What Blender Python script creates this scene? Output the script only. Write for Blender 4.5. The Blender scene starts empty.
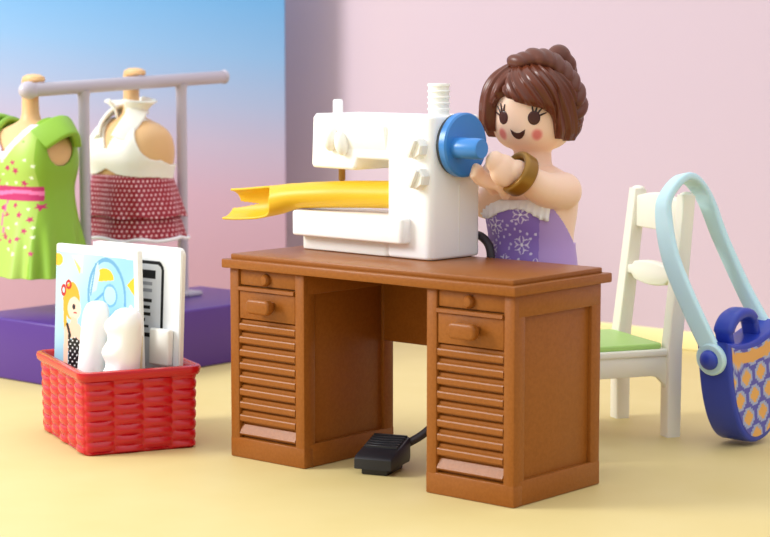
import bpy, bmesh, math, random
from mathutils import Vector, Matrix, Quaternion
random.seed(7)
PI = math.pi
V = Vector
scene = bpy.context.scene
COL = scene.collection

# ------------------------------------------------------------------ materials
def lin(c):
    return tuple((x/255/12.92 if x/255 <= .04045 else ((x/255+.055)/1.055)**2.4) for x in c)

def mat(name, rgb, rough=.4, spec=.5, sss=0.0, vcol=False, metal=0.0, speck=None, bump=0.0, bscale=60, coat=0.0, sssr=(.05,.03,.02)):
    m = bpy.data.materials.new(name); m.use_nodes = True
    nt = m.node_tree; b = nt.nodes['Principled BSDF']
    c = lin(rgb)
    b.inputs['Base Color'].default_value = (*c, 1)
    b.inputs['Roughness'].default_value = rough
    b.inputs['Specular IOR Level'].default_value = spec
    b.inputs['Metallic'].default_value = metal
    b.inputs['Coat Weight'].default_value = coat
    if sss:
        b.inputs['Subsurface Weight'].default_value = sss
        b.inputs['Subsurface Radius'].default_value = (1, .6, .4)
        b.inputs['Subsurface Scale'].default_value = .03
    if vcol:
        a = nt.nodes.new('ShaderNodeVertexColor'); a.layer_name = 'Col'
        nt.links.new(a.outputs['Color'], b.inputs['Base Color'])
    tc = None
    if speck or bump:
        tc = nt.nodes.new('ShaderNodeTexCoord')
    if speck:                      # (second colour, scale, amount)
        n = nt.nodes.new('ShaderNodeTexNoise'); n.inputs['Scale'].default_value = speck[1]
        n.inputs['Detail'].default_value = 3
        nt.links.new(tc.outputs['Object'], n.inputs['Vector'])
        r = nt.nodes.new('ShaderNodeValToRGB')
        r.color_ramp.elements[0].position = .5-speck[2]; r.color_ramp.elements[1].position = .5+speck[2]
        r.color_ramp.elements[0].color = (*c, 1); r.color_ramp.elements[1].color = (*lin(speck[0]), 1)
        nt.links.new(n.outputs['Fac'], r.inputs['Fac'])
        nt.links.new(r.outputs['Color'], b.inputs['Base Color'])
    if bump:
        n = nt.nodes.new('ShaderNodeTexNoise'); n.inputs['Scale'].default_value = bscale
        nt.links.new(tc.outputs['Object'], n.inputs['Vector'])
        bp = nt.nodes.new('ShaderNodeBump'); bp.inputs['Strength'].default_value = bump
        bp.inputs['Distance'].default_value = .003
        nt.links.new(n.outputs['Fac'], bp.inputs['Height'])
        nt.links.new(bp.outputs['Normal'], b.inputs['Normal'])
    return m

M = {
 'floor': mat('floor_yellow', (219,200,141), .55, .2, speck=((215,195,133), 2.5, .2)),
 'wall': mat('wall_pink', (208,188,202), .7, .2, bump=.05, bscale=30),
 'base': mat('baseboard_cream', (250,236,176), .5, .3),
 'purple': mat('platform_purple', (80,44,136), .35, .5),
 'steel': mat('rail_grey', (190,183,196), .35, .6),
 'tan': mat('form_tan', (226,184,132), .4, .4, sss=.15),
 'white': mat('white_plastic', (251,251,250), .38, .45, sss=.1),
 'ivory': mat('ivory_plastic', (246,245,238), .38, .45, sss=.1),
 'chair': mat('chair_cream', (240,236,220), .4, .45, sss=.1),
 'cushion': mat('cushion_green', (170,212,116), .4, .4),
 'wood': mat('desk_brown', (142,82,27), .33, .27, speck=((150,88,32), 90, .12), bump=.25, bscale=260),
 'wood2': mat('desk_brown_smooth', (142,82,27), .33, .27, speck=((150,88,32), 90, .12)),  # same brown as the desk, without the bump
 'blue': mat('wheel_blue', (60,132,206), .3, .5),
 'grey': mat('gap_shade_grey', (70,78,84), .5, .4),
 'needle': mat('needle_brass', (176,130,60), .35, .5, metal=.6),
 'yellow': mat('fabric_yellow', (230,184,36), .42, .4, sss=.15),
 'black': mat('pedal_black', (26,26,32), .4, .5),
 'cable': mat('cable_dark', (54,46,52), .45, .4),
 'skin': mat('toy_skin', (248,210,184), .42, .4, sss=.2, vcol=True),
 'hair': mat('hair_brown', (100,48,28), .27, .42),
 'braid': mat('braid_brown', (100,54,40), .36, .36),
 'eye': mat('eye_brown', (72,30,24), .3, .5),
 'lash': mat('lash_dark', (60,40,40), .4, .4),
 'gold': mat('bracelet_gold', (150,108,34), .3, .6, metal=.35),
 'bodice': mat('bodice_print', (170,140,205), .45, .4, vcol=True),
 'skirt': mat('gown_purple', (158,124,200), .45, .4),
 'ruffle': mat('ruffle_white', (246,246,250), .45, .4),
 'dress': mat('dress_print', (160,200,70), .42, .4, vcol=True),
 'green': mat('sleeve_green', (136,182,56), .4, .45),
 'top': mat('halter_white', (244,242,232), .42, .4, sss=.15),
 'dots': mat('skirt_dots', (160,28,52), .4, .45, vcol=True),
 'red': mat('basket_red', (192,12,28), .22, .5, coat=.1),
 'mag': mat('magazine_print', (255,255,255), .35, .4, vcol=True),
 'card': mat('card_white', (244,243,236), .4, .4),
 'cream': mat('clip_cream', (236,222,184), .4, .4),
 'bag': mat('bag_blue', (40,62,170), .32, .5),
 'bagface': mat('bag_print', (90,90,180), .38, .4, vcol=True),
 'strap': mat('strap_pale_blue', (194,228,236), .38, .4, sss=.2),
}

# ------------------------------------------------------------------ object helpers
def thing(name, label, cat, loc=(0,0,0), rz=0, group=None):
    o = bpy.data.objects.new(name, None); COL.objects.link(o)
    o.location = loc; o.rotation_euler = (0,0,rz); o.empty_display_size = .05
    o['label'] = label; o['category'] = cat
    if group: o['group'] = group
    return o

def root_matrix(o):
    while o.parent: o = o.parent
    return Matrix.Translation(o.location) @ o.rotation_euler.to_matrix().to_4x4()

def build(name, bm, m, parent=None, sharp=38, world=False, label=None, flat=False, paint=None, normals=True):
    if normals: bmesh.ops.recalc_face_normals(bm, faces=bm.faces[:])
    ca = math.radians(sharp)
    for f in bm.faces: f.smooth = not flat
    for e in bm.edges:
        if len(e.link_faces) == 2:
            try: e.smooth = e.calc_face_angle() < ca
            except ValueError: pass
    me = bpy.data.meshes.new(name); bm.to_mesh(me); bm.free()
    if paint:
        at = me.color_attributes.new('Col', 'FLOAT_COLOR', 'POINT')
        for i, v in enumerate(me.vertices):
            at.data[i].color = (*lin(paint(v.co)), 1)
    if world and parent is not None:
        me.transform(root_matrix(parent).inverted())
    o = bpy.data.objects.new(name, me); COL.objects.link(o)
    if isinstance(m, bpy.types.Material): me.materials.append(m)
    else: me.materials.append(M[m])
    o.parent = parent
    if label: o['label'] = label
    return o

def tag(o, label, cat, group=None):
    o['label'] = label; o['category'] = cat
    if group: o['group'] = group
    return o

def structure(name, bm, m):
    o = build(name, bm, m); o['kind'] = 'structure'; return o

def merge(bm, t, mx=None):
    me = bpy.data.meshes.new('t'); t.to_mesh(me); t.free()
    if mx is not None: me.transform(mx)
    bm.from_mesh(me); bpy.data.meshes.remove(me)

def T(x, y, z): return Matrix.Translation((x, y, z))
def RX(d): return Matrix.Rotation(math.radians(d), 4, 'X')
def RY(d): return Matrix.Rotation(math.radians(d), 4, 'Y')
def RZ(d): return Matrix.Rotation(math.radians(d), 4, 'Z')

def box(bm, lo, hi, bev=0, seg=2, mx=None, taper=None):
    t = bmesh.new()
    lo = V(lo); hi = V(hi); c = (lo+hi)/2; s = hi-lo
    bmesh.ops.create_cube(t, size=1, matrix=T(*c) @ Matrix.Diagonal((*s, 1)))
    if taper:
        for v in t.verts:
            k = taper if v.co.z < c.z else 1
            v.co.x = c.x+(v.co.x-c.x)*k; v.co.y = c.y+(v.co.y-c.y)*k
    if bev: bmesh.ops.bevel(t, geom=t.edges[:], offset=bev, segments=seg, affect='EDGES', profile=.5)
    merge(bm, t, mx); return bm

def prism(bm, poly, d0, d1, axis='y', bev=0, seg=2, mx=None):
    """poly of 2D points; axis='y': (x,z) extruded along y; 'x': (y,z) along x; 'z': (x,y) along z"""
    t = bmesh.new()
    def P(a, b, d):
        return {'y': (a, d, b), 'x': (d, a, b), 'z': (a, b, d)}[axis]
    A = [t.verts.new(P(a, b, d0)) for a, b in poly]
    B = [t.verts.new(P(a, b, d1)) for a, b in poly]
    n = len(poly)
    fa = t.faces.new(A); fb = t.faces.new(B[::-1])
    for i in range(n): t.faces.new((A[i], B[i], B[(i+1) % n], A[(i+1) % n]))
    bmesh.ops.recalc_face_normals(t, faces=t.faces[:])
    if bev:
        cap = list(set(fa.edges[:]+fb.edges[:]))
        bmesh.ops.bevel(t, geom=cap, offset=bev, segments=seg, affect='EDGES', profile=.5)
    merge(bm, t, mx); return bm

def rrect(x0, x1, y0, y1, r, n=5):
    out = []
    for cx, cy, a0 in ((x1-r, y1-r, 0), (x0+r, y1-r, 90), (x0+r, y0+r, 180), (x1-r, y0+r, 270)):
        for k in range(n+1):
            a = math.radians(a0+90*k/n); out.append((cx+r*math.cos(a), cy+r*math.sin(a)))
    return out

def loft(bm, rings, caps=True, closed=False):
    rs = [[bm.verts.new(p) for p in r] for r in rings]
    n = len(rs[0])
    pairs = list(zip(rs, rs[1:])) + ([(rs[-1], rs[0])] if closed else [])
    for a, b in pairs:
        for i in range(n):
            bm.faces.new((a[i], a[(i+1) % n], b[(i+1) % n], b[i]))
    if caps and not closed:
        bm.faces.new(rs[0][::-1]); bm.faces.new(rs[-1])
    return bm

def lathe(bm, prof, n=32, mx=None):
    """prof: list of (r, z); zero radius at ends closes it"""
    t = bmesh.new()
    rings = [[(max(r, 1e-4)*math.cos(2*PI*i/n), max(r, 1e-4)*math.sin(2*PI*i/n), z) for i in range(n)] for r, z in prof]
    loft(t, rings)
    merge(bm, t, mx); return bm

def ball(bm, c, r, mx=None, u=24, v=16, rot=None):
    t = bmesh.new()
    r = (r, r, r) if isinstance(r, (int, float)) else r
    bmesh.ops.create_uvsphere(t, u_segments=u, v_segments=v, radius=1)
    m4 = T(*c) @ (rot if rot is not None else Matrix.Identity(4)) @ Matrix.Diagonal((*r, 1))
    merge(bm, t, m4 if mx is None else mx @ m4); return bm

def smooth_path(pts, k=6):
    pts = [V(p) for p in pts]; out = []
    for i in range(len(pts)-1):
        p0 = pts[max(i-1, 0)]; p1 = pts[i]; p2 = pts[i+1]; p3 = pts[min(i+2, len(pts)-1)]
        for j in range(k):
            t = j/k
            out.append(.5*((2*p1)+(p2-p0)*t+(2*p0-5*p1+4*p2-p3)*t*t+(3*p1-p0-3*p2+p3)*t**3))
    out.append(pts[-1]); return out

def sweep(bm, path, sec, up=None, closed=False, scales=None):
    """sec: list of (a,b) section points; a along side, b along up/normal"""
    path = [V(p) for p in path]; n = len(path); rings = []
    prev = None
    for i, p in enumerate(path):
        if closed: t = (path[(i+1) % n]-path[i-1])
        else: t = path[min(i+1, n-1)]-path[max(i-1, 0)]
        t.normalize()
        if up is not None:
            u_ = V(up[i]) if isinstance(up, list) else V(up)
        else:
            u_ = prev if prev is not None else (V((0,0,1)) if abs(t.z) < .9 else V((1,0,0)))
        u_ = (u_-t*u_.dot(t)).normalized(); prev = u_
        s = t.cross(u_)
        k = scales[i] if scales else 1
        rings.append([p+s*a*k+u_*b*k for a, b in sec])
    loft(bm, rings, caps=not closed, closed=closed); return bm

def circ(r, n=14, ry=None):
    return [(r*math.cos(2*PI*i/n), (ry or r)*math.sin(2*PI*i/n)) for i in range(n)]

def sell(a, rx, ry, n=2.5):
    c, s = math.cos(a), math.sin(a)
    return (rx*math.copysign(abs(c)**(2/n), c), ry*math.copysign(abs(s)**(2/n), s))

def mod_subsurf(o, lv=2):
    m = o.modifiers.new('Sub', 'SUBSURF'); m.levels = lv; m.render_levels = lv
def mod_solid(o, th, off=-1):
    m = o.modifiers.new('Solid', 'SOLIDIFY'); m.thickness = th; m.offset = off
def remesh_bake(o, vox, smooth=6, paint=None, factor=.5):
    r = o.modifiers.new('R', 'REMESH'); r.mode = 'VOXEL'; r.voxel_size = vox; r.use_smooth_shade = True
    s = o.modifiers.new('S', 'SMOOTH'); s.iterations = smooth; s.factor = factor
    dg = bpy.context.evaluated_depsgraph_get(); dg.update()
    me = bpy.data.meshes.new_from_object(o.evaluated_get(dg))
    me.name = o.name; old = o.data; mats = list(old.materials)
    o.modifiers.clear(); o.data = me; bpy.data.meshes.remove(old)
    me.materials.clear()
    for m in mats: me.materials.append(m)
    for p in me.polygons: p.use_smooth = True
    if paint:
        at = me.color_attributes.new('Col', 'FLOAT_COLOR', 'POINT')
        for i, v in enumerate(me.vertices): at.data[i].color = (*lin(paint(v.co)), 1)

def lerp_tab(tab, x):
    if x <= tab[0][0]: return tab[0][1]
    for (x0, y0), (x1, y1) in zip(tab, tab[1:]):
        if x <= x1:
            t = (x-x0)/(x1-x0)
            if isinstance(y0, tuple): return tuple(a+(b-a)*t for a, b in zip(y0, y1))
            return y0+(y1-y0)*t
    return tab[-1][1]
def smooth_tab(tab, x):
    for i in range(len(tab)-1):
        if x <= tab[i+1][0] or i == len(tab)-2:
            x0, y0 = tab[i]; x1, y1 = tab[i+1]
            t = min(max((x-x0)/(x1-x0), 0), 1)
            m0 = ((y1-tab[i-1][1])/(x1-tab[i-1][0]) if i else (y1-y0)/(x1-x0))*(x1-x0)
            m1 = ((tab[i+2][1]-y0)/(tab[i+2][0]-x0) if i+2 < len(tab) else (y1-y0)/(x1-x0))*(x1-x0)
            return (2*t**3-3*t*t+1)*y0+(t**3-2*t*t+t)*m0+(-2*t**3+3*t*t)*y1+(t**3-t*t)*m1
def mix(a, b, t):
    t = min(max(t, 0), 1); return tuple(x+(y-x)*t for x, y in zip(a, b))

# ------------------------------------------------------------------ camera
cam = bpy.data.cameras.new('camera'); co = bpy.data.objects.new('camera', cam); COL.objects.link(co)
co.location = (5.1162, -5.0576, 1.4892)
co.rotation_euler = (PI/2-.110159, 0, .712031)
cam.sensor_width = 36; cam.lens = 1972.93/770*36
cam.clip_end = 60
cam.dof.use_dof = True; cam.dof.focus_distance = 7.15; cam.dof.aperture_fstop = 2.6
scene.camera = co

# ------------------------------------------------------------------ setting
structure('floor', box(bmesh.new(), (-8,-8,-.1), (5,3.33,0)), 'floor')
structure('wall_back', box(bmesh.new(), (-8,3.33,0), (5,3.45,3.2)), 'wall')
structure('baseboard_back', box(bmesh.new(), (-8,3.31,0), (5,3.3295,.094), .008), 'base')

# printed backdrop panel, fading from blue at the top to pink below (its own print)
def panel_mat():
    m = bpy.data.materials.new('backdrop_print'); m.use_nodes = True; nt = m.node_tree
    b = nt.nodes['Principled BSDF']; b.inputs['Roughness'].default_value = .6; b.inputs['Specular IOR Level'].default_value = .2
    tc = nt.nodes.new('ShaderNodeTexCoord'); sp = nt.nodes.new('ShaderNodeSeparateXYZ')
    nt.links.new(tc.outputs['Object'], sp.inputs[0])
    a = nt.nodes.new('ShaderNodeMath'); a.operation = 'MULTIPLY_ADD'; a.inputs[1].default_value = .10
    nt.links.new(sp.outputs['X'], a.inputs[0]); nt.links.new(sp.outputs['Z'], a.inputs[2])
    r = nt.nodes.new('ShaderNodeValToRGB'); mr = nt.nodes.new('ShaderNodeMapRange')
    mr.inputs['From Min'].default_value = .2; mr.inputs['From Max'].default_value = 1.75
    nt.links.new(a.outputs[0], mr.inputs['Value']); nt.links.new(mr.outputs[0], r.inputs['Fac'])
    els = [(0, (206,168,190)), (.28, (210,176,200)), (.47, (196,184,212)), (.62, (172,186,222)), (.80, (142,184,230)), (1, (114,174,228))]
    cr = r.color_ramp
    while len(cr.elements) < len(els): cr.elements.new(.5)
    for e, (p, c) in zip(cr.elements, els): e.position = p; e.color = (*lin(c), 1)
    nt.links.new(r.outputs['Color'], b.inputs['Base Color'])
    return m
pn = build('backdrop_panel', box(bmesh.new(), (-3.9,-.02,0), (0,.02,2.6), .004), panel_mat())
pn.location = (-2.555, 2.975, 0); pn.rotation_euler = (0, 0, math.radians(38))
tag(pn, 'tall backdrop board fading from sky blue to pink behind the clothes rail', 'backdrop')

# purple platform
pf = build('display_platform', box(bmesh.new(), (-.33,-.72,0), (.33,.72,.282), .012, 3), 'purple')
pf.location = (-1.88, 1.25, 0)
tag(pf, 'low purple box platform under the clothes rail', 'platform')

# ------------------------------------------------------------------ clothes rail
rk = thing('clothes_rack', 'grey tubular clothes rail standing on the purple platform', 'clothes rack', (-2.0,1.3,.282))
R0, R1 = V((-2.0,.67,1.307)), V((-2.0,1.955,1.357))
def rail_z(y): return R0.z+(R1.z-R0.z)*(y-R0.y)/(R1.y-R0.y)
d = (R1-R0).normalized()
bm = bmesh.new(); sweep(bm, [R0+d*.03, R1-d*.012, R1-d*.004, R1], circ(.032, 20), up=(0,0,1), scales=[1,1,.9,.75])
build('rail', bm, 'steel', rk, world=True)
bm = bmesh.new(); ball(bm, R0+d*.035, (.04,.05,.041)); build('end_knob', bm, 'steel', rk, world=True)
bm = bmesh.new(); ball(bm, R1-d*.005, (.036,.018,.036)); build('end_cap', bm, 'steel', rk, world=True)
for y in (1.03, 1.655):
    bm = bmesh.new(); zt = rail_z(y)-.02
    sweep(bm, [(-2.0,y,.30), (-2.0,y,zt-.07), (-2.0,y,zt-.03), (-2.0,y,zt)], circ(.026, 16), up=(1,0,0), scales=[1,1,1.05,1.3])
    build('post', bm, 'steel', rk, world=True)
    bm = bmesh.new(); box(bm, (-2.09,y-.05,.282), (-1.91,y+.05,.305), .008); build('foot_plate', bm, 'steel', rk, world=True)

# ------------------------------------------------------------------ dress forms
NF = 320
def shell(bm, secs, z0, z1, nz, keep=None, off=0.0, mod=None, nexp=3.0):
    """grid of rings; secs(z)->(rx,ry,cx,cy); theta 0 = +X, -90deg = front (-Y). Faces where keep() is False are left out"""
    grid = []
    for k in range(nz+1):
        z = z0+(z1-z0)*k/nz; row = []
        for i in range(NF):
            a = 2*PI*i/NF; rx, ry, cx, cy = secs(z)
            e = mod(a, z) if mod else 0
            x, y = sell(a, rx+off+e, ry+off+e, nexp)
            row.append(bm.verts.new((cx+x, cy+y, z)))
        grid.append(row)
    for k in range(nz):
        for i in range(NF):
            j = (i+1) % NF; q = (grid[k][i], grid[k][j], grid[k+1][j], grid[k+1][i])
            c = sum((v.co for v in q), V())/4
            if keep is None or keep(c): bm.faces.new(q)
    bmesh.ops.delete(bm, geom=[v for v in bm.verts if not v.link_faces], context='VERTS')
    return bm

TORSO = [(.0,.150), (.18,.150), (.30,.142), (.44,.160), (.52,.176), (.585,.178), (.63,.168), (.665,.135), (.69,.08), (.705,.05)]
TORSOY = [(.0,.125), (.18,.125), (.30,.115), (.44,.13), (.50,.138), (.57,.128), (.63,.105), (.665,.08), (.69,.055), (.705,.045)]
def tsec(z): return (smooth_tab(TORSO, z), smooth_tab(TORSOY, z), 0, 0)
def make_form(t, zr):
    """tan torso whose neck goes up behind the rail and carries a cap resting on it; zr: rail height above the thing's base"""
    bm = bmesh.new(); rings = []
    for k in range(46):
        z = .16+.545*k/45
        rx, ry, _, _ = tsec(z)
        n = 2.8 if z < .6 else 2.8-.8*(z-.6)/.105
        rings.append([(*sell(2*PI*i/48, rx, ry, n), z) for i in range(48)])
    neck = [(.715,.040), (.74,.034), (zr-.05,.032), (zr+.03,.032), (zr+.046,.030)]
    for z, r in neck: rings.append([(r*math.cos(2*PI*i/48), r*math.sin(2*PI*i/48), z) for i in range(48)])
    loft(bm, rings); build('torso', bm, 'tan', t)
    bm = bmesh.new(); lathe(bm, [(0,.0), (.05,.0), (.056,.008), (.052,.02), (.03,.03), (0,.032)], 28, T(.022,0,zr+.034) @ Matrix.Diagonal((.92,.72,1.15,1)))
    build('neck_cap', bm, 'tan', t)

def star(p, c, r, rot=0, k=.45):
    dx, dy = p[0]-c[0], p[1]-c[1]; rr = math.hypot(dx, dy)
    if rr > r: return False
    a = (math.atan2(dy, dx)-rot-PI/2) % (2*PI/5); a = abs(a-PI/5)      # 0 in the notch, PI/5 on the tip
    # line between tip (r, at PI/5) and notch (k r, at 0)
    x, y = rr*math.cos(a), rr*math.sin(a)
    x1, y1 = k*r, 0.0; x2, y2 = r*math.cos(PI/5), r*math.sin(PI/5)
    return (x2-x1)*(y-y1)-(y2-y1)*(x-x1) > 0

# green dress
yA = .775
zA = rail_z(yA)
gt = thing('dress_form', 'tan dress form in lime green dress with puff sleeves and pink sash', 'dress form', (-2.075, yA, .46), 0, 'dress forms hanging on the clothes rail'); gt.scale = (1.2, 1.2, 1)
make_form(gt, zA-.46)
def gsec(z):
    rx = smooth_tab([(0,.215), (.12,.20), (.30,.172), (.40,.166), (.50,.178), (.60,.182), (.66,.172), (.70,.15)], z)
    ry = smooth_tab([(0,.175), (.12,.155), (.30,.128), (.40,.122), (.50,.138), (.58,.132), (.66,.108), (.70,.085)], z)
    return rx, ry, 0, 0
def gkeep(c):
    z = c.z
    # V neckline in front
    if c.y < -.02 and z > .565+abs(c.x)*1.25: return False
    if c.y >= -.02 and z > .645+abs(c.x)*.3: return False
    # arm holes on both sides
    if ((c.y+.005)/.064)**2+((z-.59)/.085)**2 < 1 and abs(c.x) > .12: return False
    return True
def gmod(a, z):
    if z > .26: return 0
    t = (.26-z)/.26
    return .012*t*math.sin(a*13)
gstars = []
rs = random.Random(3)
for k in range(60):
    for _ in range(30):
        p = (rs.uniform(-.15,.16), rs.uniform(.10,.54))
        if .335 < p[1] < .425: continue
        if p[1] > .48+.9*abs(p[0]): continue
        if all(math.hypot(p[0]-q[0][0], p[1]-q[0][1]) > .037 for q in gstars):
            gstars.append((p, rs.uniform(.015,.020) if k % 2 else .010, rs.uniform(0,6), k % 2)); break
def gpaint(c):
    lime, pale = (134,178,54), (168,202,92)
    front = c.y < -.045 and abs(c.x) < .168
    col = mix(lime, pale, 1) if front and abs(c.x) < .15 else lime
    if front:
        # neckline trim
        e = c.z-(.565+abs(c.x)*1.25)
        if e > -.045 and c.z > .45: return (228,208,230)
        if .35 < c.z < .415 and abs(c.x) < .16:
            w = (c.z-.35)/.065
            return (232,120,176) if .38+.12*math.sin(c.x*20) < w < .66+.1*math.sin(c.x*20) else (186,46,108)
        if (abs(math.hypot(c.x-.0, (c.z-.385)*1.0)-.026) < .008): return (206,70,140)
        if abs(c.x+.012*math.sin(c.z*30)) < .006 and .2 < c.z < .36: return (206,90,160)
        for p, r, ro, kind in gstars:
            if abs(c.x-p[0]) < r and abs(c.z-p[1]) < r and star((c.x, c.z), p, r, ro):
                return (186,40,104) if kind else (236,244,220)
    return col
bm = bmesh.new(); shell(bm, gsec, 0, .695, 170, gkeep, .004, gmod, 3.0)
dr = build('dress', bm, 'dress', gt, paint=gpaint, sharp=80, label='lime green dress with pink stars'); mod_solid(dr, .008, -1)
for s in (-1, 1):
    bm = bmesh.new()
    # puff sleeve arching over the arm hole, with a band
    pts = []
    for k in range(9):
        a = PI*(k/8)
        pts.append((s*(.158+.055*math.sin(a)), -.088+.17*(k/8), .628+.062*math.sin(a)))
    sec = rrect(-.055, .055, -.014, .016, .012, 3)
    sweep(bm, smooth_path(pts, 3), sec, up=(s*.75,0,.66)); build('puff_sleeve', bm, 'green', gt, sharp=60)
    bm = bmesh.new()
    pts = [(s*(.112+.02*math.sin(PI*k/8)), -.10+.19*(k/8), .60+.10*math.sin(PI*k/8)) for k in range(9)]
    sweep(bm, smooth_path(pts, 3), rrect(-.032,.032,-.01,.014,.008,3), up=(s*.5,0,.85)); build('shoulder_strap', bm, 'green', gt, sharp=60)

# white halter top and dotted skirt
yB = 1.395
zB = rail_z(yB)
wt = thing('dress_form', 'tan dress form in white halter top and tiered red dotted skirt', 'dress form', (-2.075, yB, .47), 0, 'dress forms hanging on the clothes rail'); wt.scale = (1.2, 1.2, 1)
make_form(wt, zB-.47)
# base offset: torso geometry starts at .16 above this base
def hsec(z):
    rx, ry, _, _ = tsec(z); return rx, ry, 0, 0
def hkeep(c):
    z = c.z; ax = abs(c.x)
    if c.y < .0:
        low = .375+.10*max(0,(ax-.04))*2.2 if ax > .04 else .375
        if z < .435-.12*ax-.02*math.exp(-(ax/.04)**2)*-1 : return False
        if z > .54+ax*2.1: return False
        if z > .468+(.192-ax)*2.3: return False
        return True
    return .40 < z < .47+.018*max(0, 1-c.y/.05)
bm = bmesh.new(); shell(bm, hsec, .30, .70, 130, hkeep, .010, None, 2.8)
ht = build('halter_top', bm, 'top', wt, sharp=80); mod_solid(ht, .012, -1)
for s in (-1, 1):
    bm = bmesh.new()
    pts = [(s*.070,-.128,.60), (s*.082,-.098,.655), (s*.080,-.055,.705), (s*.062,-.02,.735), (s*.035,.02,.74)]
    sweep(bm, smooth_path(pts, 6), rrect(-.040,.040,-.008,.008,.007,3), up=[V((s*(.55+.01*k),-.75+.022*k,.35+.012*k)) for k in range(25)]); build('halter_strap', bm, 'top', wt, sharp=60)
# turned-up collar behind the neck
bm = bmesh.new(); g0 = []
for i in range(49):
    a = math.radians(-62+304*i/48); fl = .30+.70*abs(math.cos(a))
    g0.append([bm.verts.new(((.052+.066*fl*t*t)*math.cos(a), (.050+.052*fl*t*t)*math.sin(a)-.004, .685+.122*t-.030*fl*t*t)) for t in (0,.2,.4,.6,.8,1)])
for a, b in zip(g0, g0[1:]):
    for k in range(5): bm.faces.new((a[k], b[k], b[k+1], a[k+1]))
co_ = build('collar', bm, 'top', wt, sharp=80); mod_solid(co_, .010, -1)
def ssec(lo, hi, r0, r1, y0, y1):
    def f(z):
        t = (z-lo)/(hi-lo); return (r0+(r1-r0)*t, y0+(y1-y0)*t, 0, 0)
    return f
def spaint(c):
    red = (148,10,36)
    a = math.atan2(c.y, c.x)
    per = 58; u = (a/(2*PI))*per; row = c.z/0.0215
    r0 = math.floor(row); uu = u+.5*(r0 % 2)
    du = (uu-math.floor(uu)-.5)*2*PI*.20/per; dz = (row-r0-.5)*0.0215
    return (246,206,212) if math.hypot(du, dz) < .0047 else red
def tier(lo, hi, rl, rh, yl, yh, name, amp):
    bm = bmesh.new()
    NFs = 540
    grid = []
    nz = 60
    for k in range(nz+1):
        t = k/nz; row = []
        for i in range(NFs):
            a = 2*PI*i/NFs
            e = amp*(1-t)*math.sin(a*9+1)
            x, y = sell(a, rl+(rh-rl)*t+e, yl+(yh-yl)*t+e, 2.7)
            row.append(bm.verts.new((x, y, lo+(hi-lo)*t+.006*math.sin(a*7)*(1-t))))
        grid.append(row)
    for k in range(nz):
        for i in range(NFs):
            j = (i+1) % NFs; bm.faces.new((grid[k][i], grid[k][j], grid[k+1][j], grid[k+1][i]))
    o = build(name, bm, 'dots', wt, paint=spaint, sharp=80); mod_solid(o, .01, -1)
tier(.225, .425, .214, .160, .174, .134, 'upper_tier', .008)
tier(.120, .28, .214, .176, .174, .146, 'lower_tier', .008)
bm = bmesh.new()
sweep(bm, [(*sell(2*PI*i/128, .2155+.008*math.sin(2*PI*i/128*9+1), .1755+.008*math.sin(2*PI*i/128*9+1), 2.7), .118+.006*math.sin(2*PI*i/128*7)) for i in range(128)], circ(.009, 8), up=(0,0,1), closed=True)
build('hem_trim', bm, 'ruffle', wt, sharp=80)

# ------------------------------------------------------------------ desk
W, D, H = 1.305, .4908, .70
wl = .371
dk = thing('desk', 'brown twin pedestal desk carrying the white sewing machine', 'desk', (W/2, D/2, 0))
bm = bmesh.new()
box(bm, (-.0203,-.023,H), (W+.0172,D+.0389,H+.033), .005, 2)
ins = .024
box(bm, (-.0203+ins,-.023+ins,H+.03), (W+.0172-ins,D+.0389-ins,H+.052), .006, 2)
build('desktop', bm, 'wood', dk, world=True)
bm = bmesh.new(); box(bm, (wl+.001, D-.06, .418), (W-wl-.001, D-.03, H), .004); build('modesty_panel', bm, 'wood', dk, world=True)

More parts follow.
